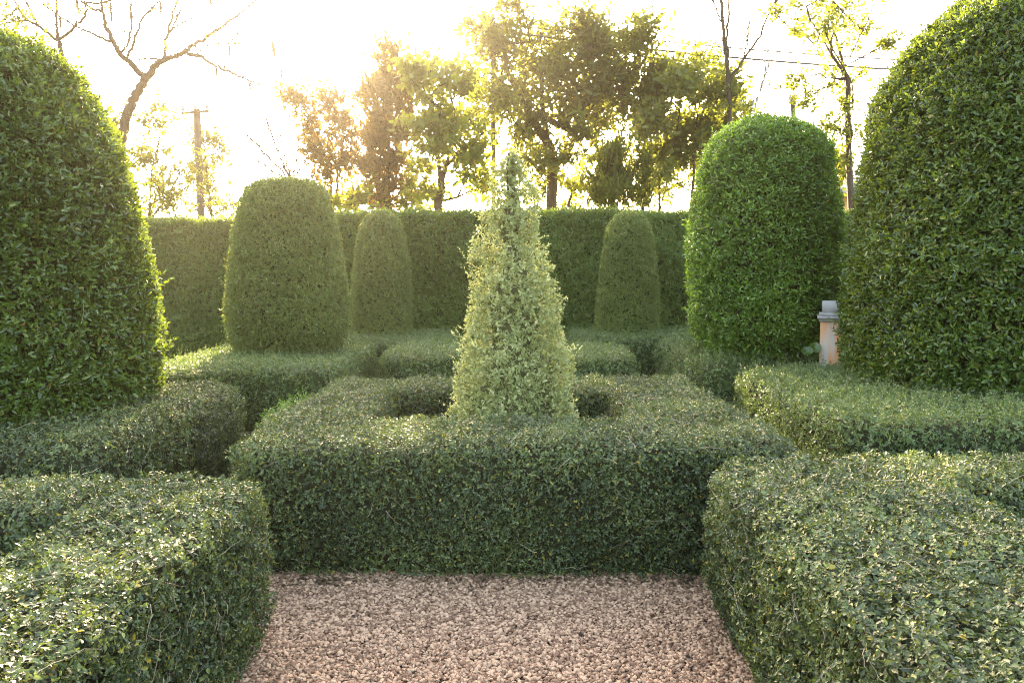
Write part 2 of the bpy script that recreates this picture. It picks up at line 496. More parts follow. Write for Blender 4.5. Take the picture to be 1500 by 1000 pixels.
def dome(name, label, axis_px, Y, prof_px, mat, leaf, dens, rng, k=5, aspect=.42, amp=.02, depth=.08, group='clipped topiary domes',
         cat='topiary', min_r=.03, up=.3, wild=.5, twigs=0, core_mat='core', core_in=None, name_stem=None, waves=((2.2, .6), (5., .4), (10., .3), (26., .3)), stray=0):
    base = at(axis_px, 500, Y)
    cx, cy = base[0], Y
    prof = [(r / FPX * math.hypot(Y, 0) , at(axis_px, y, Y)[2]) for (y, r) in prof_px]
    prof.append((prof[-1][0] * .9, 0.05))
    prof = [(max(r - .55 * leaf - .5 * amp, 0), z - (.5 * leaf if r < .05 else .2 * leaf if z > 1 else 0)) for r, z in prof]
    pr = smooth_profile(prof)
    seg = np.linalg.norm(np.diff(pr, axis=0), axis=1)
    mid_r = (pr[1:, 0] + pr[:-1, 0]) / 2
    tn = np.diff(pr, axis=0) / np.maximum(seg[:, None], 1e-6)
    pn = np.stack([-tn[:, 1], tn[:, 0]], 1)          # outward normal in (rho, z): profile runs from the top down
    area = seg * np.maximum(mid_r, min_r) * 2 * math.pi
    bumps = Bumps(rng, waves)
    n = int(area.sum() * dens / k)
    i = rng.choice(len(seg), n, p=area / area.sum())
    f = rng.random(n); th = rng.random(n) * 2 * math.pi
    rz = pr[i] + (pr[i + 1] - pr[i]) * f[:, None]
    nrm = pn[i]
    G = np.stack([nrm[:, 0] * np.cos(th), nrm[:, 0] * np.sin(th), nrm[:, 1]], 1)
    P0 = np.stack([cx + rz[:, 0] * np.cos(th), cy + rz[:, 0] * np.sin(th), rz[:, 1]], 1)
    surf = P0 + G * (amp * bumps(P0))[:, None]
    P = surf - G * (rng.random(n) ** 1.9 * depth)[:, None]
    cd = np.array((0, 0, CAMZ)) - P
    facing = np.sum(unit(cd) * G, 1) > -.3
    s = rng.random(n) < np.where(in_view(P, 90), 1., .2) * np.where(facing, 1., .35)
    s &= P[:, 2] > .05
    P, G, surf = P[s], G[s], surf[s]
    root = thing(name, (cx, cy, 0), label, cat, group)
    A = G + np.array((0, 0, up)) + rng.normal(0, wild, (len(P), 3))
    L = shoots(P, A, k, leaf * 1.3, leaf, aspect, rng)
    if stray:
        q = rng.integers(0, len(P), stray)
        a = G[q] + np.array((0, 0, .8)) + rng.normal(0, .4, (stray, 3))
        ln = rng.uniform(.04, .14, stray)
        L2 = shoots(surf[q] + unit(a) * ln[:, None] * .5, a, 8, ln, leaf * .95, aspect, rng, spread=(25, 65))
        L = [np.concatenate((u, v)) for u, v in zip(L, L2)]
    leaves_mesh("foliage", *L, rng, M[mat], root)
    ci = depth * .8 if core_in is None else core_in
    rr = np.maximum(pr[:, 0] - ci, .32 * pr[:, 0]); zz = pr[:, 1] - ci * np.clip(np.concatenate([pn[:, 1], pn[-1:, 1]]), 0, 1)
    zz[-1] = 0
    sd = 48
    ang = np.arange(sd) * 2 * math.pi / sd
    V = np.stack([cx + rr[:, None] * np.cos(ang), cy + rr[:, None] * np.sin(ang), np.repeat(zz[:, None], sd, 1)], -1)
    Vf = V.reshape(-1, 3)
    nn = np.stack([np.tile(np.cos(ang), len(rr)), np.tile(np.sin(ang), len(rr)), np.zeros(len(Vf))], 1)
    Vf = Vf + nn * (amp * bumps(Vf) * np.minimum(1, np.repeat(rr, sd) / .1))[:, None]
    I = np.arange(len(rr) - 1)[:, None] * sd; J = np.arange(sd)[None]; J2 = (J + 1) % sd
    F = np.stack([I + J, I + sd + J, I + sd + J2, I + J2], -1).reshape(-1, 4)
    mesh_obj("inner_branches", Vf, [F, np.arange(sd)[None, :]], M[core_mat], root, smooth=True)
    if twigs:
        vis = np.sum(unit(np.array((0, 0, CAMZ)) - surf) * G, 1) > .1
        twg = tubes_mesh("bare_twigs", surface_twigs(surf[vis], G[vis], twigs, rng, r=.0016), M['twig'], root, sides=4); twg['kind'] = 'stuff'
    return root


# ------------------------------------------------------------------ trees
def tree(name, label, Y, trunks, clusters, leaf, nleaf, mat, rng, bark='bark', aspect=.5, r0=.10, depth=1.0, twig=.006, flat=1.0, group='trees beyond the tall hedge',
         cat='tree', upd=0.0, k=5, density=1.0, wide=1.8, up=.3, spread=(35, 85), wild=.8, jitter=1.0):
    """trunks: pixel polylines from the ground up; clusters: (px, py, r px [, ry px]) clumps of twigs and leaves"""
    nodes_p, par, isleaf = [], [], []
    b = at(trunks[0][0][0], trunks[0][0][1], Y)
    root = thing(name, (b[0], Y, 0), label, cat, group)

    def add(p, q):
        nodes_p.append(np.array(p, float)); par.append(q); return len(nodes_p) - 1

    def line(p0i, p1, steps, wob):
        p0 = nodes_p[p0i]; q = p0i; d = np.linalg.norm(p1 - p0)
        for s in range(1, steps + 1):
            f = s / steps
            p = p0 + (p1 - p0) * f
            p[2] -= math.sin(f * math.pi) * d * .06
            if s < steps: p = p + rng.normal(0, wob * d, 3)
            q = add(p, q)
        return q
    for ti, t in enumerate(trunks):
        pts = [at(x, y, Y) for x, y in t]
        if ti == 0:
            g = pts[0].copy(); g[2] = -.05
            cur = add(g, -1)
            st = 0
        else:
            P = np.array(nodes_p); cur = int(np.argmin(np.linalg.norm(P - pts[0], axis=1))); st = 1
            if np.linalg.norm(P[cur] - pts[0]) > .6:
                cur = 0; st = 0
        yo = nodes_p[cur][1]
        for pi, p in enumerate(pts[st:]):
            yo += rng.normal(0, .12 * depth) if pi else 0
            p = p.copy(); p[1] = yo
            cur = line(cur, p, 4, .015)
    centres = []
    for c in clusters:
        px, py, rx = c[:3]; ry = c[3] if len(c) > 3 else rx * .8
        p = at(px, py, Y); p[1] += rng.uniform(-1, 1) * depth
        centres.append((p, rx / FPX * Y, ry / FPX * Y))
    base = np.array(nodes_p[0])
    order = sorted(range(len(centres)), key=lambda i: min(np.linalg.norm(np.array(nodes_p) - centres[i][0], axis=1)))
    LP, LA = [], []
    twigs_tip = []
    for i in order:
        p, rx, ry = centres[i]
        N = np.array(nodes_p)
        dd = np.linalg.norm(N - p, axis=1) + 1.6 * np.maximum(N[:, 2] - (p[2] - .35 * np.linalg.norm(N - p, axis=1)), 0)
        j = int(np.argmin(dd))
        steps = max(2, int(np.linalg.norm(N[j] - p) / .35))
        tip = line(j, p, steps, .035)
        chain = [tip]; q = tip
        for _ in range(max(1, steps // 2)):
            q = par[q]
            if q >= 0: chain.append(q)
        # twigs that spread through the clump
        nt = max(7, int(rx * ry * 130 * density))
        for _ in range(nt):
            e = rng.normal(size=3) * .5
            t = p + e * np.array((rx * wide, rx * 1.4, ry * wide)) * jitter
            nn = np.array([nodes_p[c] for c in chain])
            c0 = chain[int(np.argmin(np.linalg.norm(nn - t, axis=1) + rng.random(len(nn)) * .15))]
            e1 = line(c0, t, 2, .06)
            if rng.random() < .5: chain.append(e1)
            twigs_tip.append(e1)
    Nn = np.array(nodes_p); pa = np.array(par)
    # pipe model radii
    rad = np.zeros(len(Nn)); 
    child = np.zeros(len(Nn))
    for i in range(len(Nn) - 1, -1, -1):
        r = max(twig, child[i] ** (1 / 2.3)) if child[i] > 0 else twig
        rad[i] = r
        if pa[i] >= 0: child[pa[i]] += r ** 2.3
    sc_ = r0 / rad[0]
    rad = np.where(rad > twig * 1.5, twig + (r0 * .75 - twig) * (np.clip((rad - twig) / max(rad[0] - twig, 1e-6), 0, 1)) ** 1.25, np.minimum(rad, twig))
    e = np.nonzero(pa >= 0)[0]
    A, B, ra, rb = Nn[pa[e]], Nn[e], rad[pa[e]], rad[e]
    ra = np.minimum(ra, rb * 1.5)
    T = unit(B - A); ref = np.where(np.abs(T[:, 2:3]) > .8, np.array([[1., .1, 0]]), np.array([[0., 0, 1]]))
    X = unit(np.cross(T, ref)); Yv = np.cross(T, X)
    sd = 6; ang = np.arange(sd) * 2 * math.pi / sd
    dirs = X[:, None] * np.cos(ang)[None, :, None] + Yv[:, None] * np.sin(ang)[None, :, None]
    A2 = A - T * ra[:, None] * .3
    V = np.stack([A2[:, None] + dirs * ra[:, None, None], B[:, None] + dirs * rb[:, None, None]], 1).reshape(-1, 3)
    bI = np.arange(len(e))[:, None] * 2 * sd; J = np.arange(sd)[None]; J2 = (J + 1) % sd
    F = np.stack([bI + J, bI + J2, bI + sd + J2, bI + sd + J], -1).reshape(-1, 4)
    mesh_obj("trunk", V, [F], M[bark], root, smooth=True)
    if nleaf and twigs_tip:
        tip = np.array(twigs_tip)
        leaf *= 1.25
        n = int(nleaf * .9 / k)
        q = tip[rng.integers(0, len(tip), n)]
        g = rng.random(n) < .4
        q = np.where(g, pa[q], q)
        f = rng.random(n) ** .6
        P = Nn[pa[q]] + (Nn[q] - Nn[pa[q]]) * f[:, None] + rng.normal(0, leaf * .9, (n, 3))
        Ax = unit(Nn[q] - Nn[pa[q]]) + np.array((0, 0, up)) + rng.normal(0, wild, (n, 3))
        L = shoots(P, Ax, k, leaf * 1.5, leaf, aspect, rng, spread=spread, updroop=upd)
        leaves_mesh("crown", *L, rng, M[mat], root)
    return root


def catmull(pts, n=6):
    pts = np.array(pts, float)
    P = np.concatenate([[2 * pts[0] - pts[1]], pts, [2 * pts[-1] - pts[-2]]])
    out = []
    for i in range(1, len(P) - 2):
        for t in np.linspace(0, 1, n, endpoint=False):
            a, b, c, d = P[i - 1:i + 3]
            out.append(.5 * (2 * b + (c - a) * t + (2 * a - 5 * b + 4 * c - d) * t * t + (3 * b - a - 3 * c + d) * t ** 3))
    out.append(pts[-1])
    return np.array(out)


def bare_tree(name, label, Y, limbs, rng, bark, group, leaf_spots=(), pods=(), base_r=None, spread_y=.8):
    """limbs: (pixel polyline, start radius, end radius); the first runs up from the ground"""
    chains = []
    b = at(limbs[0][0][0][0], limbs[0][0][0][1], Y)
    root = thing(name, (b[0], Y, 0), label, 'tree', group)
    alln, ally = [], []
    tips = []
    for i, (pl, r1, r2) in enumerate(limbs):
        pts = [at(x, y, Y) for x, y in pl]
        if i == 0:
            g = pts[0].copy(); g[2] = -.05
            if g[2] < pts[0][2] - .2: pts = [g] + pts
            yy = np.full(len(pts), float(Y))
        else:
            N = np.array(alln)
            j = int(np.argmin(np.hypot(N[:, 0] - pts[0][0], N[:, 2] - pts[0][2])))
            d = np.array([np.linalg.norm(p - pts[0]) for p in pts])
            yy = N[j][1] + d * rng.uniform(-spread_y, spread_y) * .6
            pts[0] = N[j].copy()
        pts = [np.array((p[0] * (y / p[1] if k_ and i else 1), y, CAMZ + (p[2] - CAMZ) * (y / p[1] if k_ and i else 1))) for k_, (p, y) in enumerate(zip(pts, yy))]
        c = catmull(pts, 7)
        c[1:-1] += rng.normal(0, .012, (len(c) - 2, 3))
        s = np.linspace(0, 1, len(c))
        chains.append((c, (r1 + (r2 - r1) * s) * (.72 if i == 0 else .82) + .006))
        alln += list(c)
        tips.append(c)
    # fine side twigs
    for c in tips[1:]:
        m = int(np.linalg.norm(np.diff(c, axis=0), axis=1).sum() / .13)
        for _ in range(m):
            j = rng.integers(len(c) // 3, len(c))
            T = unit(c[min(j, len(c) - 1)] - c[j - 1])
            d = unit(T + rng.normal(0, .6, 3) + np.array((0, 0, .2)))
            l = rng.uniform(.12, .5)
            s = np.linspace(0, 1, 4)[:, None]
            chains.append((c[j] + d * l * s + rng.normal(0, .02, (4, 3)) * s, .009 * (1 - .5 * s[:, 0])))
    tubes_mesh("trunk", chains, M[bark], root, sides=6)
    if leaf_spots:
        P = []
        for (px, py, rpx, n) in leaf_spots:
            p = at(px, py, Y); r = rpx / FPX * Y
            q = p + rng.normal(0, .5, (n, 3)) * np.array((r, r, r * .6)); P.append(q)
        P = np.concatenate(P)
        A = np.array((0, 0, .2)) + rng.normal(0, 1, (len(P), 3))
        L = shoots(P, A, 5, .12, .07, .4, rng)
        leaves_mesh("crown", *L, rng, M['tree'], root)
    if pods:
        for (px, py, lpx) in pods:
            # hang from the nearest limb point
            t = at(px, py, Y); N = np.array(alln)
            j = int(np.argmin(np.hypot(N[:, 0] - t[0], N[:, 2] - t[2])))
            p = N[j]; l = lpx / FPX * Y
            s = np.linspace(0, 1, 7)[:, None]
            pts = p + np.array((.02, 0, -1.)) * l * s + np.array((.05, .02, 0)) * np.sin(s * 3) * l * .4
            tubes_mesh("seed_pod", [(pts, .026 * np.array((.3, .9, 1, 1, 1, .9, .2)))], M['pod'], root, sides=5)
    return root


# ================================================================== BUILD
# ------------------------------------------------------------------ ground and gravel
g = mesh_obj("ground", [(-250, -60, 0), (250, -60, 0), (250, 400, 0), (-250, 400, 0)], [np.array([[0, 1, 2, 3]])], ground_mat())
tag(g, 'soil and grass ground under the hedges', None, None, 'structure')


def gravel():
    rng = np.random.default_rng(11)
    # icosphere once subdivided
    t = (1 + 5 ** .5) / 2
    V = [(-1, t, 0), (1, t, 0), (-1, -t, 0), (1, -t, 0), (0, -1, t), (0, 1, t), (0, -1, -t), (0, 1, -t), (t, 0, -1), (t, 0, 1), (-t, 0, -1), (-t, 0, 1)]
    F = [(0, 11, 5), (0, 5, 1), (0, 1, 7), (0, 7, 10), (0, 10, 11), (1, 5, 9), (5, 11, 4), (11, 10, 2), (10, 7, 6), (7, 1, 8), (3, 9, 4), (3, 4, 2), (3, 2, 6), (3, 6, 8), (3, 8, 9), (4, 9, 5), (2, 4, 11), (6, 2, 10), (8, 6, 7), (9, 8, 1)]
    V = [np.array(v) / np.linalg.norm(v) for v in V]; F2 = []; cache = {}
    def md(a, b):
        kk = (min(a, b), max(a, b))
        if kk not in cache:
            m = (V[a] + V[b]); V.append(m / np.linalg.norm(m)); cache[kk] = len(V) - 1
        return cache[kk]
    for a, b, c in F:
        x, y, z = md(a, b), md(b, c), md(c, a)
        F2 += [(a, x, z), (b, y, x), (c, z, y), (x, y, z)]
    V = np.array(V); F2 = np.array(F2)
    pts = []
    for (x0, x1, y0, y1, dn) in ((-1.35, 1.25, 2.3, 4.15, 13000), (-1.95, 2.0, 4.0, 7.6, 900), (-2.2, 2.2, 7.0, 10.4, 500)):
        n = int((x1 - x0) * (y1 - y0) * dn)
        p = np.stack([rng.uniform(x0, x1, n), rng.uniform(y0, y1, n)], 1)
        pts.append(p)
    p = np.concatenate(pts)
    n = len(p)
    sz = rng.lognormal(math.log(.0073), .22, n)
    S = np.stack([sz * rng.uniform(1., 1.5, n), sz * rng.uniform(.8, 1.1, n), sz * rng.uniform(.55, .8, n)], 1)
    az = rng.uniform(0, 6.28, n); ti = rng.normal(0, .3, (n, 2))
    lump = 1 + .10 * np.sin(V @ rng.normal(0, 2.2, (3, n)) + rng.uniform(0, 6, n)).T    # (n,verts)
    Q = V[None] * S[:, None, :] * lump[:, :, None]
    # tilt then spin
    Q[:, :, 2] += Q[:, :, 0] * ti[:, :1] + Q[:, :, 1] * ti[:, 1:]
    c, s = np.cos(az)[:, None], np.sin(az)[:, None]
    X = Q[:, :, 0] * c - Q[:, :, 1] * s; Y = Q[:, :, 0] * s + Q[:, :, 1] * c
    lvl = rng.random(n) ** 1.5 * .014 + .002
    Q = np.stack([X + p[:, :1], Y + p[:, 1:], Q[:, :, 2] + lvl[:, None]], -1)
    nv = len(V)
    FF = (np.arange(n)[:, None, None] * nv + F2[None]).reshape(-1, 3)
    o = mesh_obj("gravel", Q.reshape(-1, 3), [FF], M['pebble'], None, smooth=True)
    tag(o, 'pinkish beige round pebbles covering the path between the hedges', None, None, 'stuff')
    # fallen leaves, dark and crowded at the hedge foot to imitate shade
    n = 520
    edge = rng.random(n) < .25
    P = np.stack([np.where(edge, np.where(rng.random(n) < .5, -1.0 + np.abs(rng.normal(0, .06, n)), .95 - np.abs(rng.normal(0, .06, n))), rng.uniform(-1.2, 1.1, n)), np.where(rng.random(n) < .88, 3.97 - np.abs(rng.normal(0, .06, n)), rng.uniform(2.4, 4, n)), np.full(n, .022)], 1)
    d = rng.normal(0, 1, (n, 3)) * (1, 1, .15)
    nn = np.array((0, 0, 1.)) + rng.normal(0, .3, (n, 3))
    L = rng.uniform(.015, .035, n)
    o = leaves_mesh("leaves_and_foot_shade", P, d, nn, L, L * .5, rng, M['leaf_shade'], None)
    tag(o, 'dry brown leaves on the gravel, added thickly at the hedge foot as its shade', None, None, 'stuff')


gravel()

# ------------------------------------------------------------------ low hedges
def rg(n): return np.random.default_rng(n)

hedge("box_hedge", "large square ring hedge in the middle with the pale cone growing in its pit", [(-1.51, 1.50, 3.93, 6.75)], .75, 'box', .0175, 25000, rg(1),
      pits=[(-.86, .70, 4.72, 6.0)], rc=.16, rt=.13, twigs=400, twig_r=.0011, sprigs=60, undercut=.02)
hedge("box_hedge", "nearest hedge at bottom left beside the gravel, dark sides and silvery clipped top", [(-3.7, -1.0, .75, 3.36)], .75, 'box', .0185, 26000, rg(2),
      pits=[(-3.0, -1.64, 1.75, 2.80)], rc=.2, rt=.12, twigs=120, sprigs=50)
hedge("box_hedge", "nearest hedge at bottom right beside the gravel, with scattered yellow leaves", [(.86, 3.9, .75, 3.76)], .75, 'box', .0185, 26000, rg(3),
      pits=[(1.87, 3.2, 1.9, 3.18)], rc=.36, rt=.13, twigs=130, sprigs=60)
hedge("box_hedge", "low hedge at the foot of the tall dark dome on the left", [(-5.2, -2.06, 3.9, 6.2)], .75, 'box', .0185, 15000, rg(4),
      circles=[(-3.46, 5.25, .7)], rc=.26, rt=.14, twigs=120, sprigs=120)
hedge("box_hedge", "fuzzy low hedge with pale sprigs at the foot of the huge dome on the right", [(1.97, 6.4, 4.55, 7.2), (2.45, 6.4, 6.6, 7.62), (3.5, 6.4, 7.2, 8.9)], .75, 'grassy', .019, 14000, rg(5),
      circles=[(4.55, 7.0, 1.0)], rc=.22, rt=.14, twigs=60, sprigs=2600, amp=.022)
hedge("box_hedge", "low hedge with dim shaded front just before the flat topped olive dome", [(-3.5, -1.62, 6.95, 9.7)], .75, 'grassy', 0.024, 9000, rg(6), core='core_green',
      circles=[(-2.56, 9.0, .4)], rc=.22, rt=.11, sprigs=700, simple=True)
hedge("box_hedge", "low rounded hedge block directly behind the square ring hedge", [(-1.45, 1.38, 8.1, 9.7)], .75, 'grassy', 0.025, 7800, rg(7), core='core_green',
      rc=.40, rt=.11, sprigs=500, simple=True)
hedge("box_hedge", "low hedge under the bright green dome on the right", [(1.85, 2.75, 7.75, 10.3), (2.2, 4.0, 8.1, 10.3)], .75, 'grassy', .026, 6000, rg(8), core='core_green',
      circles=[(2.74, 8.7, .5)], rc=.25, rt=.16, sprigs=1500, simple=True, amp=.03)
hedge("box_hedge", "far low hedge at the foot of the small hazy dome left of the cone", [(-2.5, -.75, 9.95, 11.95)], .75, 'grassy', 0.026, 6300, rg(9), core='core_green',
      circles=[(-1.87, 11.3, .25)], rc=.22, rt=.11, sprigs=400, simple=True)
hedge("box_hedge", "far low hedge at the foot of the small dome right of the cone", [(.75, 2.9, 10.4, 12.1)], .76, 'grassy', .03, 4200, rg(10), core='core_green',
      circles=[(1.69, 11.5, .25)], rc=.25, rt=.14, sprigs=800, simple=True)

# small green shrub in the gap left of the ring hedge
hedge("low_shrub", "small yellowish green shrub in the gap left of the square ring hedge", [(-1.93, -1.52, 5.9, 6.6)], .56, 'bright', .03, 5000, rg(12),
      rc=.18, rt=.18, sprigs=60, simple=True, group=None, cat='shrub', amp=.05)

# ------------------------------------------------------------------ tall hedge
hedge("tall_hedge", "long tall clipped hedge closing the garden behind the cone", [(-3.6, 12, 13.0, 13.9)], 2.62, 'wall', .046, 9500, rg(13), core='core_green',
      rc=.12, rt=.10, amp=.03, depth=.12, k=4, aspect=.45, undercut=.05, simple=True, group='tall hedges at the back', twigs=0, sprigs=1500)
hedge("tall_hedge", "lower stretch of tall hedge at the back left between two domes", [(-13, -3.75, 14.6, 15.5)], 2.62, 'wall', .048, 8500, rg(14), core='core_green',
      rc=.12, rt=.10, amp=.03, depth=.12, k=4, aspect=.45, undercut=.05, simple=True, group='tall hedges at the back', sprigs=900)

# ------------------------------------------------------------------ domes
dome("topiary_dome", "tall dark dome cut off by the left edge, rim lit yellow green", -5, 5.25,
     [(44, 0), (46, 32), (55, 64), (78, 104), (112, 139), (170, 169), (260, 196), (370, 213), (470, 224), (550, 226), (600, 218), (640, 205)],
     'dome', .046, 10500, rg(21), amp=.03, depth=.15, twigs=60, stray=250)
dome("topiary_dome", "huge dark dome cut off by the right edge with long pointed leaves", 1492, 6.85,
     [(-42, 0), (-40, 30), (-28, 68), (0, 108), (40, 152), (100, 189), (170, 215), (300, 236), (460, 246), (530, 246), (570, 236)],
     'dome', .053, 8200, rg(22), amp=.04, depth=.18, twigs=60, stray=350)
dome("topiary_dome", "bright green dome on the right in front of the stone pedestal", 1112, 8.7,
     [(174, 0), (176, 30), (183, 55), (205, 84), (230, 95), (270, 102), (330, 106), (400, 109), (450, 109), (490, 99), (515, 80), (535, 56)],
     'bright', .050, 7800, rg(23), amp=.03, depth=.14, stray=180)
dome("topiary_dome", "olive green flat topped dome left of the cone, warm in the sun glow", 423, 9.0,
     [(263, 0), (264, 28), (268, 46), (280, 60), (320, 75), (370, 82), (430, 88), (480, 88), (500, 80), (514, 72), (530, 60)],
     'olive', .032, 17000, rg(24), core_mat='core_green', amp=.016, depth=.08, stray=100)
dome("topiary_dome", "small slim hazy dome against the tall hedge left of the cone", 560, 11.3,
     [(306, 0), (308, 14), (318, 27), (335, 34), (370, 40), (420, 43), (470, 45), (490, 45), (520, 44)],
     'olive', .030, 17000, rg(25), core_mat='core_green', amp=.012, depth=.07)
dome("topiary_dome", "small slim dome against the tall hedge right of the cone", 919, 11.5,
     [(310, 0), (311, 13), (318, 26), (335, 35), (370, 41), (420, 46), (470, 50), (500, 48), (520, 46)],
     'olive', .030, 17000, rg(26), core_mat='core_green', amp=.012, depth=.07)


def cone():
    rng = rg(27)
    r = dome("topiary_cone", "pale variegated cone topiary with loose tufts in the square ring hedge", 750, 5.35,
             [(214, 3), (226, 20), (250, 34), (300, 47), (350, 54), (400, 61), (450, 68), (500, 78), (550, 89), (600, 97), (640, 99)],
             'pale', .028, 10500, rng, k=6, aspect=.5, amp=.038, depth=.15, up=.5, wild=.7, core_mat='core_pale', core_in=.15, min_r=.10, group=None,
             waves=((7., .5), (14., .5), (26., .4)), stray=130)
    pts = np.array([at(748, 380, 5.20), at(744, 340, 5.22), at(746, 300, 5.23), at(743, 260, 5.26), at(745, 225, 5.3)])
    tubes_mesh("stem", [(catmull(pts, 5), np.linspace(.010, .005, 21))], M['bark'], r, sides=6)


cone()

# ------------------------------------------------------------------ trees behind the hedge
GR = 'trees beyond the tall hedge'
bare_tree("bare_tree", "forked nearly leafless tree with hanging dry pods at upper left", 16.5,
          [([(172, 270), (178, 210), (187, 165), (200, 138), (213, 116)], .15, .105),
           ([(213, 116), (195, 97), (172, 74), (160, 50), (152, 25), (146, -15)], .075, .02),
           ([(172, 74), (148, 56), (112, 39), (84, 22), (60, 5)], .03, .01),
           ([(184, 90), (189, 60), (192, 15), (190, -25)], .028, .012),
           ([(191, 92), (200, 50), (214, 22), (244, -8)], .03, .01),
           ([(155, 35), (132, 12), (105, -12)], .025, .01),
           ([(152, 20), (172, -2), (185, -20)], .02, .01),
           ([(213, 116), (232, 93), (250, 84), (270, 77), (292, 62), (330, 36), (376, 0)], .085, .012),
           ([(240, 86), (243, 60), (252, 25), (262, -10)], .035, .012),
           ([(246, 50), (262, 20), (258, -15)], .018, .008),
           ([(270, 79), (296, 84), (315, 96), (350, 112), (385, 127), (413, 157)], .045, .006),
           ([(315, 96), (330, 72), (349, 50)], .018, .006),
           ([(238, 90), (217, 85), (196, 88)], .022, .01),
           ([(250, 40), (290, 22), (318, 0)], .014, .006),
           ([(330, 36), (372, 26), (398, 60), (412, 100)], .010, .004),
           ([(275, 75), (310, 66), (356, 64)], .014, .005)],
          rg(31), 'bark', GR,
          leaf_spots=[(190, 50, 14, 16), (228, 16, 12, 12), (225, 95, 10, 8), (250, 70, 10, 12), (275, 62, 14, 14), (310, 52, 16, 12), (335, 34, 14, 8), (345, 63, 12, 6), (160, 8, 12, 10), (120, 22, 14, 10), (255, 5, 10, 8)],
          pods=[(139, 28, 16), (82, 26, 18), (215, 25, 20), (335, 65, 18), (352, 113, 16), (303, 92, 14), (375, 35, 18), (392, 45, 20), (406, 85, 16), (255, 20, 16), (331, 68, 16), (190, 20, 30)])
bare_tree("bare_tree", "thin bare branches with a few leaves above the left dome", 14.5,
          [([(96, 260), (92, 120), (88, 62)], .07, .05), ([(88, 62), (62, 42), (36, 25), (12, -12)], .03, .012), ([(88, 56), (110, 38), (126, 18), (120, -8)], .03, .01),
           ([(84, 56), (83, 30), (82, -15)], .03, .012), ([(36, 25), (15, 32), (-10, 40)], .016, .008), ([(62, 42), (40, 8), (30, -12)], .015, .008), ([(20, 5), (5, 30), (-8, 36)], .02, .012)],
          rg(32), 'bark', GR, leaf_spots=[(30, 36, 26, 70), (5, 8, 14, 24), (45, 22, 14, 20), (75, 8, 14, 12), (115, 15, 12, 8), (55, 55, 16, 22)])
tree("sparse_tree", "sparse small leaved tree with a leaning stem beside the left power pole", 17.5, [[(212, 330), (236, 300), (262, 262), (272, 240)], [(210, 330), (212, 240), (208, 185)], [(224, 330), (222, 250), (232, 185)]],
     [(204, 190, 14), (232, 180, 14), (250, 174, 10), (215, 228, 16), (240, 238, 18), (270, 250, 16), (224, 270, 16), (268, 282, 16), (255, 300, 18), (200, 262, 10), (218, 300, 16), (290, 262, 12), (210, 210, 12)],
     .085, 3000, 'tree_dark', rg(33), wide=2.3, r0=.05, density=.5, twig=.005)
tree("sparse_tree", "small leafy tree partly hidden behind the left power pole", 21, [[(312, 330), (306, 270), (303, 220)]],
     [(303, 200, 14), (312, 222, 16), (298, 238, 14), (318, 290, 20), (338, 302, 16), (295, 295, 16), (305, 258, 10), (318, 205, 10)],
     .09, 2800, 'tree_dark', rg(34), wide=2.2, r0=.06, density=.6, twig=.006)
tree("sparse_tree", "fine leafless saplings at the left end of the olive dome", 18.5, [[(340, 330), (338, 300)], [(330, 330), (322, 300)]],
     [(335, 300, 14), (345, 285, 12), (322, 306, 12), (350, 270, 9)], .05, 200, 'tree', rg(35), r0=.03, density=1.6, twig=.005)
bare_tree("bare_shrub", "fan of thin bare shoots rising behind the olive dome", 16,
          [([(428, 300), (426, 262)], .035, .02), ([(426, 266), (408, 225), (393, 185), (386, 172)], .020, .010), ([(426, 266), (395, 232), (372, 208), (350, 192)], .020, .010), ([(424, 268), (390, 245), (345, 208)], .017, .009),
           ([(426, 266), (418, 230), (412, 200), (404, 180)], .017, .009), ([(428, 266), (434, 240), (436, 222)], .017, .009), ([(440, 262), (444, 240), (452, 222)], .017, .009), ([(430, 266), (410, 240), (383, 222)], .017, .009)],
          rg(36), 'bark', GR, leaf_spots=[(392, 222, 6, 3), (410, 206, 5, 3), (425, 250, 8, 5)], spread_y=.3)
tree("small_tree", "round crowned tree glowing orange where the sun stands left of centre", 17, [[(486, 320), (482, 250), (480, 190), (478, 150)], [(494, 320), (494, 250), (500, 200)]],
     [(480, 142, 26), (456, 164, 20), (500, 168, 24), (470, 190, 26), (505, 200, 20), (450, 190, 14), (515, 225, 16), (482, 222, 24), (500, 250, 18), (466, 225, 16), (518, 240, 12), (482, 262, 14), (445, 150, 10)],
     .105, 3400, 'rust_glow', rg(37), wide=1.35, r0=.06, density=.8)
tree("conifer_tree", "narrow irregular conifer with upright tufts left of the leafy trees", 18, [[(568, 320), (569, 240), (570, 150), (563, 70)]],
     [(563, 78, 10, 20), (556, 110, 12, 18), (584, 95, 8, 16), (550, 132, 12, 20), (576, 128, 14, 18), (546, 196, 12, 12), (566, 165, 18, 22), (592, 158, 10, 22), (586, 195, 16, 18), (560, 208, 18, 20), (600, 190, 10, 12), (549, 245, 12, 22), (549, 285, 13, 24), (578, 232, 16, 18), (594, 278, 12, 20), (598, 130, 7, 18), (537, 142, 7, 10), (562, 285, 14, 18), (570, 255, 14, 16), (540, 188, 7, 8)],
     .12, 9500, 'rust_glow', rg(38), wide=1.15, r0=.11, density=1.2, depth=.45, k=7, aspect=.42, up=1.1, wild=.45, spread=(15, 45), jitter=.9)
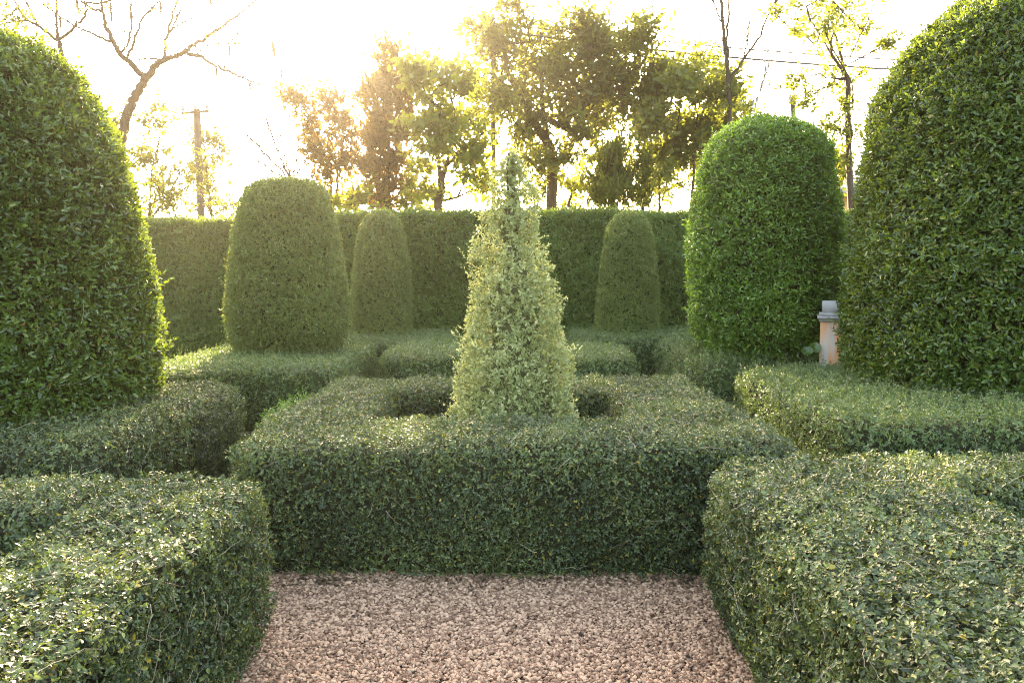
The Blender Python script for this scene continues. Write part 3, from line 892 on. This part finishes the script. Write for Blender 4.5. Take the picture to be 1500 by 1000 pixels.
tree("leafy_tree", "broad leaved tree with twin stems between conifer and the big tree", 16.2, [[(640, 320), (646, 262), (640, 225), (628, 190), (625, 120)], [(646, 262), (660, 215), (664, 160), (655, 120)], [(655, 240), (690, 205), (712, 190)]],
     [(610, 80, 14), (622, 98, 20), (645, 110, 20), (662, 128, 20), (628, 148, 24), (664, 160, 22), (640, 182, 26), (612, 188, 16), (684, 128, 18), (692, 180, 18), (616, 255, 16, 24), (690, 262, 20), (650, 222, 18), (704, 232, 20), (608, 120, 10), (655, 195, 20), (710, 265, 16), (628, 275, 12), (680, 220, 16)],
     .13, 4300, 'tree_yellow', rg(39), bark='bark', wide=1.5, r0=.13, density=.7, aspect=.55, up=-.3)
tree("spreading_tree", "largest dense spreading tree with a broad dark crown above the cone", 19, [[(808, 320), (808, 255), (800, 190), (792, 110), (775, 50)], [(809, 250), (845, 195), (878, 130), (890, 80)], [(802, 200), (760, 140), (735, 80)]],
     [(714, 28, 16), (728, 50, 20), (760, 32, 24), (800, 34, 24), (848, 36, 28), (870, 22, 14), (740, 84, 28), (790, 78, 32), (840, 80, 34), (888, 82, 30), (925, 68, 16), (712, 112, 20), (760, 126, 28), (820, 126, 34), (870, 126, 34), (912, 122, 24), (732, 160, 24), (780, 172, 26), (834, 168, 28), (882, 160, 30), (920, 158, 20), (690, 118, 16), (756, 198, 18), (786, 215, 20), (780, 250, 18), (848, 205, 18), (935, 78, 10), (905, 98, 22), (868, 60, 24), (900, 140, 22), (700, 70, 14), (800, 268, 16), (828, 232, 14), (690, 150, 12)],
     .15, 15500, 'tree_dark', rg(40), r0=.19, density=.7, aspect=.42, depth=1.6)
tree("yellow_shrub", "yellow green bushy tree low behind the big tree trunk", 22, [[(846, 330), (848, 290)], [(820, 330), (825, 300)]],
     [(835, 285, 18), (862, 272, 20), (850, 250, 18), (940, 250, 22), (965, 275, 20), (925, 215, 18), (875, 235, 18), (900, 225, 16), (830, 302, 12)], .11, 2500, 'tree_yellow', rg(41), r0=.07, depth=1.5)
tree("dark_conifer", "dark fan shaped conifer just above the tall hedge right of the big tree", 15.5, [[(896, 325), (896, 280), (897, 240)]],
     [(880, 270, 14, 30), (896, 250, 14, 38), (912, 265, 13, 34), (868, 285, 9, 22), (924, 285, 8, 22), (890, 230, 9, 22), (904, 225, 9, 24), (896, 290, 18, 18)],
     .085, 8000, 'tree_dark', rg(42), wide=1.15, r0=.07, density=1.5, depth=.5, k=7, aspect=.32, up=1.6, wild=.35, spread=(10, 35))
tree("dark_conifer", "slim dark column conifer beside the fan shaped one", 15.8, [[(942, 325), (942, 290), (943, 240)]],
     [(942, 290, 8, 24), (943, 255, 7, 26), (944, 232, 4, 14)], .08, 2200, 'tree_dark', rg(43), wide=1.15, r0=.04, density=2.5, depth=.15, k=7, aspect=.32, up=1.6, wild=.35, spread=(10, 35))
tree("slender_tree", "slender stemmed green tree between the big tree and the bright dome", 18, [[(964, 320), (967, 230), (975, 130)], [(980, 320), (984, 225), (1000, 140)], [(1010, 320), (1012, 230), (1020, 160)]],
     [(975, 108, 18), (998, 92, 14), (953, 124, 18), (988, 128, 22), (1020, 118, 18), (968, 162, 24), (1008, 162, 24), (1040, 150, 18), (950, 178, 16), (985, 198, 20), (1028, 188, 18), (958, 228, 18), (1000, 236, 16), (948, 262, 16), (1016, 215, 14), (1050, 180, 12), (960, 90, 12), (1015, 85, 12), (938, 150, 16), (1062, 130, 14), (1075, 160, 14), (1052, 215, 16), (935, 200, 14)],
     .135, 8500, 'tree', rg(44), r0=.06, density=.7)
tree("slender_tree", "airy yellowish tree just left of the bright dome top", 20, [[(1050, 320), (1052, 220), (1056, 150)]],
     [(1040, 108, 12), (1056, 125, 16), (1074, 145, 16), (1045, 165, 14), (1066, 180, 16), (1084, 160, 8), (1035, 200, 14), (1030, 235, 14), (1000, 270, 14), (1040, 130, 12)],
     .10, 2600, 'tree_yellow', rg(45), r0=.05, density=.6)
bare_tree("bare_tree", "tall bare forked sapling rising above the bright dome", 17,
          [([(1072, 300), (1070, 190), (1066, 110), (1060, 50), (1054, -20)], .075, .035), ([(1068, 118), (1086, 92), (1112, 52), (1138, -8)], .032, .012), ([(1066, 100), (1066, 50), (1068, -20)], .035, .014), ([(1088, 90), (1096, 50), (1100, -10)], .014, .006), ([(1058, 40), (1050, 15), (1042, -10)], .014, .006)],
          rg(46), 'bark', GR, leaf_spots=[(1090, 55, 10, 6), (1070, 130, 12, 20), (1060, 160, 12, 24)], spread_y=.5)
bare_tree("bare_tree", "thin curved leafless sapling right behind the bright dome top", 16.5,
          [([(1108, 240), (1106, 165), (1112, 135), (1122, 110), (1142, 96)], .022, .006), ([(1121, 112), (1128, 80), (1132, 62)], .008, .004), ([(1106, 170), (1102, 155), (1102, 140)], .008, .004), ([(1112, 135), (1120, 105), (1120, 60)], .01, .005), ([(1106, 168), (1125, 160), (1148, 142)], .01, .004)],
          rg(47), 'bark_grey', GR, leaf_spots=[(1128, 120, 8, 5), (1140, 130, 8, 5)], spread_y=.3)
tree("airy_tree", "airy tree with open yellow green crown between the two right domes", 15.8, [[(1247, 330), (1247, 200), (1248, 110), (1240, 45), (1234, -25)], [(1246, 108), (1216, 62), (1190, 25), (1172, -5)], [(1248, 90), (1268, 45), (1288, 0)]],
     [(1172, 18, 18), (1192, 28, 18), (1222, 14, 20), (1262, 8, 22), (1178, 62, 14), (1212, 60, 20), (1250, 60, 24), (1284, 28, 14), (1198, 98, 20), (1232, 110, 20), (1262, 98, 18), (1282, 75, 10), (1192, 138, 18), (1224, 158, 18), (1240, 200, 14), (1214, 190, 12), (1232, 232, 12), (1150, 4, 12), (1240, -15, 30), (1200, -20, 26), (1290, -15, 22)],
     .08, 4600, 'tree_yellow', rg(48), r0=.085, density=.55, twig=.006)
tree("low_bush", "yellow green bush showing above the hedge beside the glowing tree", 17.5, [[(512, 330), (514, 300)], [(524, 330), (524, 296)]],
     [(510, 292, 14), (526, 286, 16), (540, 300, 12), (518, 278, 8), (500, 302, 10), (600, 300, 12), (612, 294, 10)], .13, 800, 'tree_yellow', rg(49), r0=.03, aspect=.55)
tree("low_bush", "leafy bush low in the gap between the two right domes", 17, [[(1222, 330), (1222, 260)]],
     [(1222, 232, 12), (1228, 246, 12), (1214, 250, 12), (1238, 240, 10)], .11, 500, 'tree_yellow', rg(50), r0=.03, aspect=.55)

# ------------------------------------------------------------------ power poles and lines
def prism(p0, p1, w0, w1, mat, name, parent, sides=4):
    return tubes_mesh(name, [(np.array([p0, p1]), np.array([w0, w1]) * .7)], mat, parent, sides=sides)


def bar(name, a, b, h, mat, parent):
    a, b = np.array(a, float), np.array(b, float)
    T = unit(b - a); X = unit(np.cross(T, (0, 0, 1.))); Z = np.cross(X, T)
    V = [p + X * sx * h + Z * sz * h for p in (a, b) for sx, sz in ((-1, -1), (1, -1), (1, 1), (-1, 1))]
    F = np.array([(0, 1, 2, 3), (4, 7, 6, 5), (0, 4, 5, 1), (1, 5, 6, 2), (2, 6, 7, 3), (3, 7, 4, 0)])
    return mesh_obj(name, V, [F], mat, parent)


def lathe(name, p, prof, mat, parent, sides=10):
    ang = np.arange(sides) * 2 * math.pi / sides
    V = np.array([[(p[0] + r * math.cos(a), p[1] + r * math.sin(a), p[2] + z) for a in ang] for r, z in prof]).reshape(-1, 3)
    I = np.arange(len(prof) - 1)[:, None] * sides; J = np.arange(sides)[None]; J2 = (J + 1) % sides
    F = np.stack([I + J, I + J2, I + sides + J2, I + sides + J], -1).reshape(-1, 4)
    return mesh_obj(name, V, [F], mat, parent, smooth=True)


INS = [(.0, 0), (.035, 0), (.05, .03), (.03, .05), (.045, .08), (.025, .11), (.02, .14), (0, .14)]


def power_pole(label, px_top, px_bot, Y, half, arms, Yarm=0):
    top, bot = at(*px_top, Y), at(*px_bot, Y)
    foot = bot + (bot - top) * (bot[2] / (top[2] - bot[2]))
    foot[2] = -.05
    root = thing("power_pole", (foot[0], Y, 0), label, 'power pole', 'concrete power poles')
    prism(foot, top, half * 1.15, half, M['concrete'], "pole", root)
    ends = []
    for (a, b) in arms:
        A, B = at(*a, Y - .14), at(*b, Y - .14)
        c = bar("crossarm", A, B, .03, M['timber'], root)
        for f in (.06, .5, .94):
            p = A + (B - A) * f + np.array((0, 0, .055))
            lathe("insulator", p, INS, M['ceramic'], root)
            ends.append(p + np.array((0, 0, .12)))
    return root, ends


_, eL = power_pole("concrete power pole with one wooden crossarm standing at left behind the hedge", (288, 160), (295, 325), 20, .13, [((266, 166), (306, 163))])
_, eC = power_pole("tall power pole with three crossarms half hidden in the big tree", (722, 25), (723, 250), 19.0, .075, [((694, 60), (738, 46)), ((694, 70), (738, 57)), ((694, 80), (738, 67))])
_, eR = power_pole("square concrete power pole top between the two right domes", (1161, 140), (1163, 185), 21, .10, [((1156, 150), (1166, 150))])


def wire(label, a, b, sag, r=.009):
    a, b = np.array(a, float), np.array(b, float)
    s = np.linspace(0, 1, 30)[:, None]
    pts = a + (b - a) * s; pts[:, 2] -= (4 * sag * s * (1 - s))[:, 0]
    o = tubes_mesh("power_line", [(pts, np.full(30, r))], M['wire'], None, sides=5)
    tag(o, label, 'power line', 'power lines between the poles')


wire("upper thin power line crossing the sky right of the big tree", eC[2], at(1640, 100, 22), .2, .018)
wire("lower darker power line crossing the sky right of the big tree", eC[5], at(1640, 112, 22), .25, .026)
wire("power line running up and left from the left pole behind the left dome", eL[0], at(-60, 42, 17), .15)
wire("second power line running left from the left pole, slightly lower", eL[1], at(-60, 70, 17), .2)
wire("faint power line joining the left pole to the pole in the big tree", eL[2], eC[0], .45, .006)
wire("lowest faint power line joining the left pole to the big tree pole", eL[1], eC[6], .6, .006)

# ------------------------------------------------------------------ stone pedestal, round leaved plant, house
def pedestal():
    Y = 7.72
    l = at(1202, 470, Y)[0]; w = .38
    zc0, zc1, zt = at(1210, 467, Y)[2], at(1210, 458, Y)[2], at(1210, 441, Y)[2]
    th = R(-21)

    def turn(V):
        V = np.array(V, float); x, y = V[:, 0] - l, V[:, 1] - Y
        return np.stack([l + x * math.cos(th) - y * math.sin(th), Y + x * math.sin(th) + y * math.cos(th), V[:, 2]], 1)
    root = thing("stone_pedestal", (l + w / 2, Y + w / 2, 0), "grey and orange stained stone pedestal between the two right domes", 'pedestal')
    pm = pedestal_mat()
    V, F = box_mesh([(l, l + w, Y, Y + .26, 0, zc0)])
    mesh_obj("shaft", turn(V), [np.array(F)], pm, root)
    V, F = box_mesh([(l - .012, l + w + .012, Y - .012, Y + .26 + .012, zc0 - .025, zc0 - .002), (l - .03, l + w + .03, Y - .03, Y + .26 + .03, zc0, zc0 + .03), (l - .016, l + w + .016, Y - .016, Y + .26 + .016, zc0 + .032, zc1)])
    mesh_obj("cap", turn(V), [np.array(F)], M['stone'], root)
    V, F = box_mesh([(l + .01, l + w - .01, Y + .01, Y + .26 - .01, zc1 + .002, zt)])
    mesh_obj("top_block", turn(V), [np.array(F)], M['stone'], root)
    # plant with big round leaves
    rng = rg(60)
    c = at(1190, 508, 7.7)
    pr = thing("round_leaf_plant", (c[0], 7.7, 0), "dark plant with big round leaves at the foot of the stone pedestal", 'plant')
    Vs, Fs, n = [], [], 0
    ch = []
    for (px, py, rad, tilt) in ((1194, 509, .06, .5), (1183, 514, .055, .9), (1190, 520, .05, .7)):
        p = at(px, py, 7.7 + rng.uniform(-.03, .03))
        nrm = unit(np.array((rng.normal(0, .3), -1, tilt)))
        X = unit(np.cross(nrm, (0, 0, 1.))); Yv = np.cross(nrm, X)
        for ring, (q, dz) in enumerate(((0, -.015), (.5, -.006), (1., .004))):
            for a in np.arange(12) * math.pi / 6:
                Vs.append(p + (X * math.cos(a) + Yv * math.sin(a) * .95) * rad * q + nrm * dz)
        for ring in range(2):
            for j in range(12):
                Fs.append((n + ring * 12 + j, n + ring * 12 + (j + 1) % 12, n + ring * 12 + 12 + (j + 1) % 12, n + ring * 12 + 12 + j))
        n += 36
        s = np.linspace(0, 1, 6)[:, None]
        foot = np.array((c[0], 7.72, 0)); ch.append((foot + (p + np.array((0, .03, 0)) - foot) * s, np.full(6, .007)))
    mesh_obj("leaves", Vs, [np.array(Fs)], M['dome'], pr, smooth=True)
    tubes_mesh("stems", ch, M['core_green'], pr)


pedestal()


def house():
    Y = 27.0
    x0, x1 = at(1212, 290, Y)[0], at(1212, 290, Y)[0] + 7.0
    ze = at(1230, 283, Y)[2]; zr = at(1230, 258, Y)[2]
    root = thing("garden_house", ((x0 + x1) / 2, Y + 2, 0), "ochre walled house with grey roof glimpsed between the two right domes", 'house')
    V, F = box_mesh([(x0 + .3, x1 - .3, Y + .5, Y + 4, 0, ze)])
    mesh_obj("wall", V, [np.array(F)], M['orange_wall'], root)
    xm = (x0 + x1) / 2
    V = [(x0, Y, ze), (x1, Y, ze), (x1, Y + 4.5, ze), (x0, Y + 4.5, ze), (x0, Y, ze + .12), (x1, Y, ze + .12), (x1, Y + 4.5, ze + .12), (x0, Y + 4.5, ze + .12), (x0 + .6, Y + 2.25, zr + .5), (x1 - .6, Y + 2.25, zr + .5)]
    mesh_obj("roof", V, [np.array([(0, 3, 2, 1), (0, 1, 5, 4), (1, 2, 6, 5), (2, 3, 7, 6), (3, 0, 4, 7), (4, 5, 9, 8), (6, 7, 8, 9)]), np.array([(5, 6, 9), (7, 4, 8)])], M['roof'], root)
    for wx in (x0 + 1.2, x0 + 3.2, x0 + 5.2):
        V, F = box_mesh([(wx, wx + .9, Y + .46, Y + .497, .9, .98), (wx, wx + .9, Y + .46, Y + .497, 1.95, 2.03), (wx, wx + .08, Y + .46, Y + .497, .982, 1.948), (wx + .82, wx + .9, Y + .46, Y + .497, .982, 1.948), (wx + .41, wx + .49, Y + .46, Y + .497, .982, 1.948)])
        w = mesh_obj("window", V, [np.array(F)], M['white_trim'], root)
        V, F = box_mesh([(wx + .082, wx + .818, Y + .475, Y + .49, .984, 1.946)])
        mesh_obj("pane", V, [np.array(F)], M['glass'], w)
    for o in root.children:
        for c in o.children: c.location = (0, 0, 0)


house()


# ------------------------------------------------------------------ haze: volume over the garden, added to imitate warm lens glare
def haze(density, aniso, col):
    V, F = box_mesh([(-60, 60, -8, 46, -1, 16)])
    m = bpy.data.materials.new("glare_haze")
    nt, N, L = nodes(m)
    v = N("ShaderNodeVolumePrincipled")
    v.inputs["Density"].default_value = density
    v.inputs["Anisotropy"].default_value = aniso
    v.inputs["Color"].default_value = (*col, 1)
    out = N("ShaderNodeOutputMaterial"); L(v.outputs[0], out.inputs["Volume"])
    o = mesh_obj("haze", V, [np.array(F)], m)
    tag(o, 'added haze volume imitating warm lens glare over the garden', None, None, 'stuff')


haze(.0058, .80, (.046, .0415, .0355))
